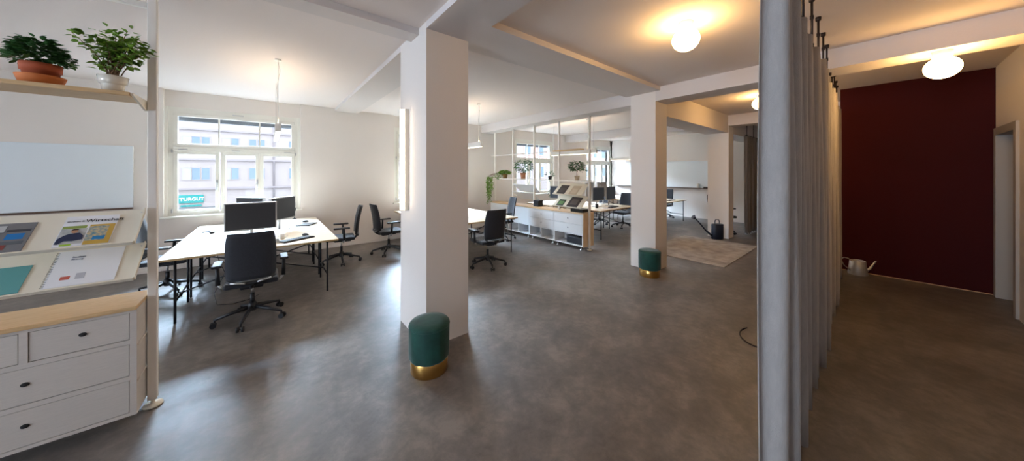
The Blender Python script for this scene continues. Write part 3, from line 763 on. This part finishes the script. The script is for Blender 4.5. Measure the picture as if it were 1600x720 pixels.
# ------------------------------------------------------------------ whiteboards
b = thing('whiteboard', 'frameless whiteboard on the wall behind the near shelf unit', 'whiteboard', (0, 0, 0))
MB().box(-2.98, -1.725, 7.775, 7.799, 1.1205, 2.13, None, .003).build('writing_surface', M['board'], b)
MB().box(-2.98, -1.725, 7.735, 7.799, 1.095, 1.12, None, .003).build('pen_tray', M['boardtrim'], b)
b = thing('whiteboard', 'wide whiteboard with brown ledge on the far wall', 'whiteboard', (0, 0, 0))
MB().box(12.325, 12.349, 3.2, 7.55, 1.1205, 2.12, None, .003).build('writing_surface', M['board'], b)
MB().box(12.24, 12.349, 3.2, 7.55, 1.09, 1.12, None, .003).build('pen_tray', M['boardtrim'], b)
o = MB().lathe([(0, 0), (.04, 0), (.045, .12), (.03, .15), (0, .155)], 16).build('board_sponge', M['white']); o.location = (12.29, 4.20, 1.121); tag(o, 'small pale pot standing on the ledge of the far whiteboard', 'pot')
o = MB().box(-.03, .03, -.10, .10, 0, .05, None, .01).build('board_eraser', M['plastic']); o.location = (12.29, 3.92, 1.121); tag(o, 'dark board eraser on the ledge of the far whiteboard', 'eraser')
# pale cupboard rail on the window end of the far wall
# ------------------------------------------------------------------ shelf partition (runs along y at x = 5.42)
PX = 5.42; PYS = [3.972, 4.85, 5.712, 6.582, 7.45]
gp = 'posts of the shelf partition'
names = ['pale partition post nearest the middle pillar, standing free of the cabinets', 'second partition post counted from the middle pillar', 'middle post of the shelf partition', 'fourth partition post counted from the middle pillar', 'partition post closest to the window wall']
for k, y in enumerate(PYS):
    r = thing('partition_post', names[k], 'post', (PX, y, 0))
    MB().box(-.021, .021, -.021, .021, .05 if k == 0 else .812, 2.92, None, .003).build('pole', M['post'], r)
    if k == 0: MB().lathe([(0, 0), (.046, 0), (.052, .006), (.050, .014), (.012, .022), (.012, .055)], 24).build('foot_plate', M['cream'], r)
# cabinets
def part_cab(y0, y1, label, kind, end=False):
    c = thing('partition_cabinet', label, 'cabinet', (5.245, y0, 0), 0, None); L = y1 - y0; D = .365
    b = MB(); t = .02
    b.box(0, D, 0.001, t, .085, .785); b.box(0, D, L - t, L - .001, .085, .785); b.box(0, D, t, L - t, .085, .105)
    b.box(0, D, t, L - t, .765, .785); b.box(0, D, t, L - t, .325, .345); b.box(D - .01, D, t, L - t, .105, .765)
    if kind != 'open': b.box(0, D - .01, L / 2 - .01, L / 2 + .01, .105, .325)
    b.build('carcass', M['cabwhite'], c)
    if end: B(-.004, D, -.018, 0, .08, .785, 'end_panel', M['oaky'], c)
    B(-.012, D, (-.018 if end else .001), L - .001, .785, .812, 'top_board', M['oak'] if not end else M['oaky'], c)
    ft = MB()
    for q in (.08, L - .08):
        for xx in (.05, D - .05): ft.lathe([(.025, 0), (.025, .012), (.010, .02), (.010, .085)], 14, c=(xx, q, 0))
    ft.build('foot', M['chrome'], c)
    if kind == 'door':
        dd = MB().box(-.002, .016, .022, L - .022, .348, .762, None, .002).build('door', M['cabwhite'], c)
    else:
        for j in range(2):
            z0 = .349 + j * .208
            dd = MB().box(-.002, .016, .023, L - .023, z0, z0 + .203, None, .002).build('drawer', M['cabwhite'], c)
            k = MB(); k.lathe([(0, 0), (.016, 0), (.015, .003), (0, .003)], 16, T=Matrix.Translation((-.0025, L / 2, z0 + .11)) @ Matrix.Rotation(-PI / 2, 4, 'Y')); k.build('finger_hole', M['shutter'], dd)
    return c
part_cab(PYS[0] + .045, PYS[1], 'white drawer cabinet with oak end panel at the near end of the partition', 'open', True)
part_cab(PYS[1], PYS[2], 'white drawer cabinet, second of the partition row from its oak end', 'drawers')
part_cab(PYS[2], PYS[3], 'white cabinet with one plain door, third of the partition row from its oak end', 'door')
part_cab(PYS[3], PYS[4], 'white cabinet with one plain door, furthest of the partition row', 'door')
bx = thing('storage_box', 'dark grey box in the open bottom of the nearest partition cabinet', 'box', (5.42, 4.28, .1055))
MB().box(-.14, .14, -.22, .22, 0, .15, None, .01).build('box_body', M['screen'], bx); MB().box(-.143, .143, -.223, .223, .15, .165, None, .005).build('box_lid', M['plastic'], bx)
# rails and shelves between posts
def raily(y0, y1, z, label, m='post', x0=None, x1=None, t=.022, name='partition_rail'):
    o = MB().box((x0 or PX - .045), (x1 or PX - .0215), y0, y1, z - t / 2, z + t / 2, None, .002).build(name, M[m]); return tag(o, label, 'rail' if name == 'partition_rail' else 'shelf')
raily(3.80, 7.62, 2.20, 'upper pale rail running across all partition posts')
raily(3.80, 7.62, 1.505, 'middle pale rail running across all partition posts')
o = MB().box(PX - .20, PX - .046, PYS[0] + .10, PYS[1] + .02, 2.185, 2.215, None, .002).build('shelf_board', M['oak']); tag(o, 'oak shelf board high in the nearest bay of the partition', 'shelf')
for k, (ya, yb, lb) in enumerate(((PYS[0] + .03, PYS[1] - .03, 'narrow shelf under the tree-like plant, nearest partition bay'), (PYS[1] + .03, PYS[2] - .03, 'narrow shelf under the small trailing plant, second partition bay'), (PYS[2] + .03, PYS[3] - .03, 'narrow shelf under the round-leaved plant, third partition bay'), (PYS[3] + .03, PYS[4] - .03, 'narrow shelf under the ivy, furthest partition bay'))):
    o = MB().box(PX - .020, PX + .16, ya, yb, 1.498, 1.516, None, .002).build('shelf_board', M['post']); tag(o, lb, 'shelf')
# slanted display shelves: two facing the camera side (bay 0), two facing the other side (bay 2)
def display_P(label, y0, y1, zlow, ztop, face):
    s_ = thing('display_shelf', label, 'shelf')
    xa, xb = (PX - .26, PX + .02) if face < 0 else (PX + .26, PX - .02)
    dx = xb - xa; L = math.hypot(dx, ztop - zlow)
    ux = Vector((dx / L, 0, (ztop - zlow) / L)); uy = Vector((0, 1, 0)) if face < 0 else Vector((0, -1, 0))
    # local x runs to the viewer's right
    rx = -uy; n = rx.cross(ux)
    yo = y1 if face < 0 else y0
    T = Matrix(((rx.x, ux.x, n.x, xa), (rx.y, ux.y, n.y, yo), (rx.z, ux.z, n.z, zlow), (0, 0, 0, 1)))
    W_ = y1 - y0
    MB().box(0, W_, 0, L, -.012, 0, None, .001, T=T).build('display_board', M['cream'] if face < 0 else M['cabwhite'], s_)
    MB().box(0, W_, -.006, .004, -.014, .014, None, .001, T=T).build('front_lip', M['cream'], s_)
    return T, L, W_
PA = display_P('cream slanted display shelf in the nearest partition bay, upper', PYS[0] + .03, PYS[1] - .03, 1.20, 1.44, -1)
PB = display_P('cream slanted display shelf in the nearest partition bay, lower', PYS[0] + .03, PYS[1] - .03, .93, 1.17, -1)
display_P('slanted display shelf seen from behind in the third partition bay, upper', PYS[2] + .03, PYS[3] - .03, 1.16, 1.37, 1)
display_P('slanted display shelf seen from behind in the third partition bay, lower', PYS[2] + .03, PYS[3] - .03, .95, 1.16, 1)
leaflet('magazine', 'dark magazine on the upper slanted shelf of the partition', 'magazine', PA[0], .10, .34, .012, .30, .005, S('charcoal_cover', (62, 58, 58)), (('cover_picture', .13, .31, .05, .2, S('smoke_print', (84, 78, 76))),))
leaflet('magazine', 'pale magazine on the upper slanted shelf of the partition', 'magazine', PA[0], .46, .68, .012, .29, .005, S('sand_cover', (204, 186, 160)), (('cover_picture', .50, .64, .05, .2, S('beige_print', (216, 200, 178))),))
leaflet('magazine', 'small green-black booklet on the lower slanted shelf of the partition', 'magazine', PB[0], .10, .30, .012, .21, .005, S('forest_cover', (44, 54, 40)), (('cover_picture', .13, .27, .05, .16, S('moss_print', (96, 130, 74))),))
leaflet('magazine', 'large dark magazine on the lower slanted shelf of the partition', 'magazine', PB[0], .40, .70, .012, .31, .006, S('umber_cover', (60, 50, 50)), (('cover_picture', .46, .64, .08, .24, S('taupe_print', (98, 86, 84))),))
# tray on top of the nearest cabinet
o = MB().box(-.12, .12, -.17, .17, 0, .07, None, .008).build('document_tray', M['plastic']); o.location = (5.44, 4.25, .8125); tag(o, 'flat black box on the near end of the partition cabinets', 'box')
o = MB().box(-.09, .09, -.09, .09, 0, .16, None, .01).build('black_cube_box', M['plastic']); o.location = (5.72 - .25, 5.62, .8125); tag(o, 'small black box on the partition cabinets between the second and third bay', 'box')

# partition plants
def smallpot(p, r, h, m):
    pot(p, [(0, 0), (r * .75, 0), (r, h), (r * .92, h), (r * .85, h * .9), (0, h * .88)], m, h * .95, r * .88)
p = thing('potted_tree_plant', 'small tree-like plant in a beige pot in the nearest partition bay', 'plant', (PX + .06, 4.36, 1.516))
smallpot(p, .06, .10, S('beige_pot', (196, 176, 150)))
st = MB(); st.tube([(0, 0, .09), (.01, .01, .16), (0, .0, .24)], [.010, .008, .005], 6)
for k in range(6): a = k * 1.05; st.tube([(0, 0, .18 + .01 * k), (.09 * math.cos(a), .13 * math.sin(a), .29 + .02 * (k % 3))], [.004, .002], 5)
st.build('stems', M['stem'], p)
mb = MB(); plant_bush(mb, (0, .02, .32), .15, .19, .13, 420, .055, .034, 21, dome=False); plant_bush(mb, (0, -.20, .22), .06, .07, .05, 30, .05, .03, 24, dome=False); mb.build('foliage', M['leafd'], p)
p = thing('potted_leafy_plant', 'airy green plant in a terracotta pot in the third partition bay', 'plant', (PX + .06, 6.22, 1.516))
smallpot(p, .085, .17, S('clay_pot', (190, 132, 96)))
mb = MB(); plant_bush(mb, (0, 0, .34), .17, .32, .20, 380, .065, .045, 22, dome=False, zmin=.16); mb.build('foliage', M['leafd'], p)
p = thing('trailing_plant', 'small trailing plant hanging from the middle rail in the second partition bay', 'plant', (PX + .09, 5.24, 1.516))
smallpot(p, .055, .09, M['plastic'])
mb = MB(); plant_bush(mb, (0, 0, .13), .10, .11, .09, 60, .055, .035, 23, dome=False, zmin=.08)
r = random.Random(8)
for k in range(26):
    z = .02 - k * .018; q = Vector((.11, .14 + .02 * math.sin(k), z)); a = r.uniform(0, 6.3)
    mb.leaf(q, (math.cos(a), math.sin(a), -.4), (0, .3, 1), .045, .03)
mb.build('foliage', M['leafd'], p)
MB().tube([(.0, .04, .09), (.08, .11, .12), (.112, .14, .02), (.11, .14, -.45)], .003, 5).build('vine', M['stem'], p)
p = thing('potted_ivy', 'light green ivy trailing down from the furthest partition bay', 'plant', (PX + .03, 7.00, 1.516))
smallpot(p, .08, .13, S('olive_brown_pot', (120, 88, 40)))
mb = MB(); plant_bush(mb, (0, .02, .15), .15, .20, .10, 320, .06, .045, 31, zmin=.10); plant_bush(mb, (-.08, .22, .08), .10, .14, .10, 100, .06, .045, 32, dome=False)
r = random.Random(9); vn = MB()
for j in range(9):
    yy = .28 + j * .035; xx = -.265 + r.uniform(-.04, .02); ln = r.uniform(.5, .92) if 2 < j < 8 else r.uniform(.3, .6)
    pts = [(-.02, .08, .12), (xx * .5, yy * .7, .15), (xx * .9, yy * .95, .08), (xx, yy, .0), (xx, yy + .02, -ln * .5), (xx + .01, yy + .01, -ln)]
    vn.tube(pts, .0025, 5)
    for k in range(int(ln * 70)):
        z = .05 - ln * k / (ln * 70); a = r.uniform(0, 6.3)
        mb.leaf((xx + r.uniform(-.03, .03), yy + r.uniform(-.03, .03), z), (math.cos(a), math.sin(a), -.6), (r.uniform(-.4, .4), .2, 1), .052, .038)
mb.build('foliage', M['leafl'], p); vn.build('vine', M['stem'], p)

# ------------------------------------------------------------------ rug, cans, floor cable
rg = MB().box(6.28, 8.68, 1.73, 3.30, 0.0005, .010, None, .003).build('rug', M['rug']); tag(rg, 'flat beige mottled rug on the floor between the middle and far pillars', 'rug')
wcn = thing('watering_can', 'dark navy watering can with long spout in front of the far pillar', 'watering can', (8.90, 2.60, 0), math.radians(141))
MB().lathe([(0, 0), (.140, 0), (.146, .01), (.146, .37), (.136, .38), (.10, .385), (0, .385)], 32, T=Matrix.Diagonal((1, .62, 1, 1))).build('can_body', M['navy'], wcn)
MB().tube([(-.055, 0, .37), (-.05, 0, .46), (-.02, 0, .49), (.03, 0, .49), (.06, 0, .46), (.065, 0, .37)], .012, 8).build('handle', M['navy'], wcn)
MB().tube([(.14, 0, .08), (.30, 0, .22), (.47, 0, .42), (.56, 0, .52)], [.028, .02, .014, .014], 12).tube([(.55, 0, .505), (.62, 0, .565)], [.014, .058], 16).build('spout', M['navy'], wcn)
wcz = thing('watering_can', 'small zinc watering can on the floor by the burgundy wall', 'watering can', (7.625, .215, 0), math.radians(-46))
MB().lathe([(0, 0), (.112, 0), (.115, .006), (.092, .225), (.086, .23), (.082, .22), (.10, .012), (0, .012)], 32).build('can_body', M['zinc'], wcz)
MB().tube([(.100, 0, .05), (.18, 0, .10), (.24, 0, .19), (.275, 0, .235)], [.026, .018, .012, .014], 12).build('spout', M['zinc'], wcz)
MB().tube([(-.088, 0, .215), (-.14, 0, .26), (-.20, 0, .275), (-.24, 0, .255), (-.245, 0, .22), (-.20, 0, .14), (-.106, 0, .06)], .007, 8).build('handle', M['zinc'], wcz)
cbm = MB()
pts = []
for k in range(25):
    a = math.radians(60 + 260 * k / 24)
    pts.append((3.92 + .19 * math.cos(a) * 1.3 + .06 * 0, .74 + .19 * math.sin(a), .006))
cbm.tube(pts, .006, 8); tag(cbm.build('cord_loop', M['rod']), 'brown cord lying in a loop on the floor beside the curtain', 'cord')

# ------------------------------------------------------------------ curtains
def curtain(name, label, x0, x1, yc, amp, per, z0, z1, m, seed, hang):
    cr = thing(name, label, 'curtain')
    r = random.Random(seed); b = MB(); n = int((x1 - x0) / .011); nz = 14
    ph = [r.uniform(0, 6.28) for _ in range(4)]
    rows = []
    for i in range(n + 1):
        x = x0 + (x1 - x0) * i / n; u = x - x0
        yq = yc + .0034 * u * u if hang[0] < 3 else yc
        q = 2 * PI * u / per + .9 * math.sin(u * 2.1 + ph[0]) + .5 * math.sin(u * 5.3 + ph[1])
        col = []
        zl = z0 + .02 * math.sin(q + .6) + .012 * math.sin(u * 7 + ph[3])
        for j in range(nz + 1):
            t = j / nz; a = amp * (1 - .30 * t ** 2) * (.8 + .25 * math.sin(u * 3.7 + ph[2]))
            y = yq + a * math.cos(q) + .010 * math.sin(q * .5 + 3 * t + ph[1])
            xx = x + .25 * a * math.sin(2 * q)
            col.append(b.bm.verts.new((xx, y, zl + (z1 - zl) * t)))
        rows.append(col)
    for a_, b_ in zip(rows, rows[1:]):
        for j in range(nz):
            f = b.bm.faces.new((a_[j], b_[j], b_[j + 1], a_[j + 1])); f.smooth = True
    o = b.build('curtain_cloth', m, cr)
    sd = o.modifiers.new('thickness', 'SOLIDIFY'); sd.thickness = .003
    yl = (lambda x: yc + .0034 * (x - x0) ** 2) if hang[0] < 3 else (lambda x: yc)
    MB().tube([(x0 - .02 + (x1 - x0 + .02) * k / 12, yl(x0 + (x1 - x0) * k / 12), z1 + .018) for k in range(13)], .011, 8).build('curtain_rail', M['rod'], cr)
    if hang:
        for x in hang:
            top = H if not (5.14 < x < 5.57) else 2.92
            h = MB(); h.tube([(x, yl(x), z1 + .02), (x, yl(x), top - .015)], .0085, 8); h.lathe([(.018, top - .035), (.020, top - .02), (.020, top)], 12, c=(x, yl(x), 0))
            h.lathe([(.013, z1 + .24), (.013, z1 + .27)], 10, c=(x, yl(x), 0)); h.lathe([(.012, z1 + .0), (.014, z1 + .035)], 10, c=(x, yl(x), 0))
            h.build('hanging_rod', M['rod'], cr)
    return cr
curtain('room_divider_curtain', 'long grey linen curtain hanging from rods across the right of the room', 1.97, 7.44, .34, .062, .185, .02, 2.73, M['curtain'], 2, [2.0, 2.5, 3.0, 3.5, 3.99, 4.48, 4.94, 5.35, 5.9, 6.5, 7.0, 7.4])
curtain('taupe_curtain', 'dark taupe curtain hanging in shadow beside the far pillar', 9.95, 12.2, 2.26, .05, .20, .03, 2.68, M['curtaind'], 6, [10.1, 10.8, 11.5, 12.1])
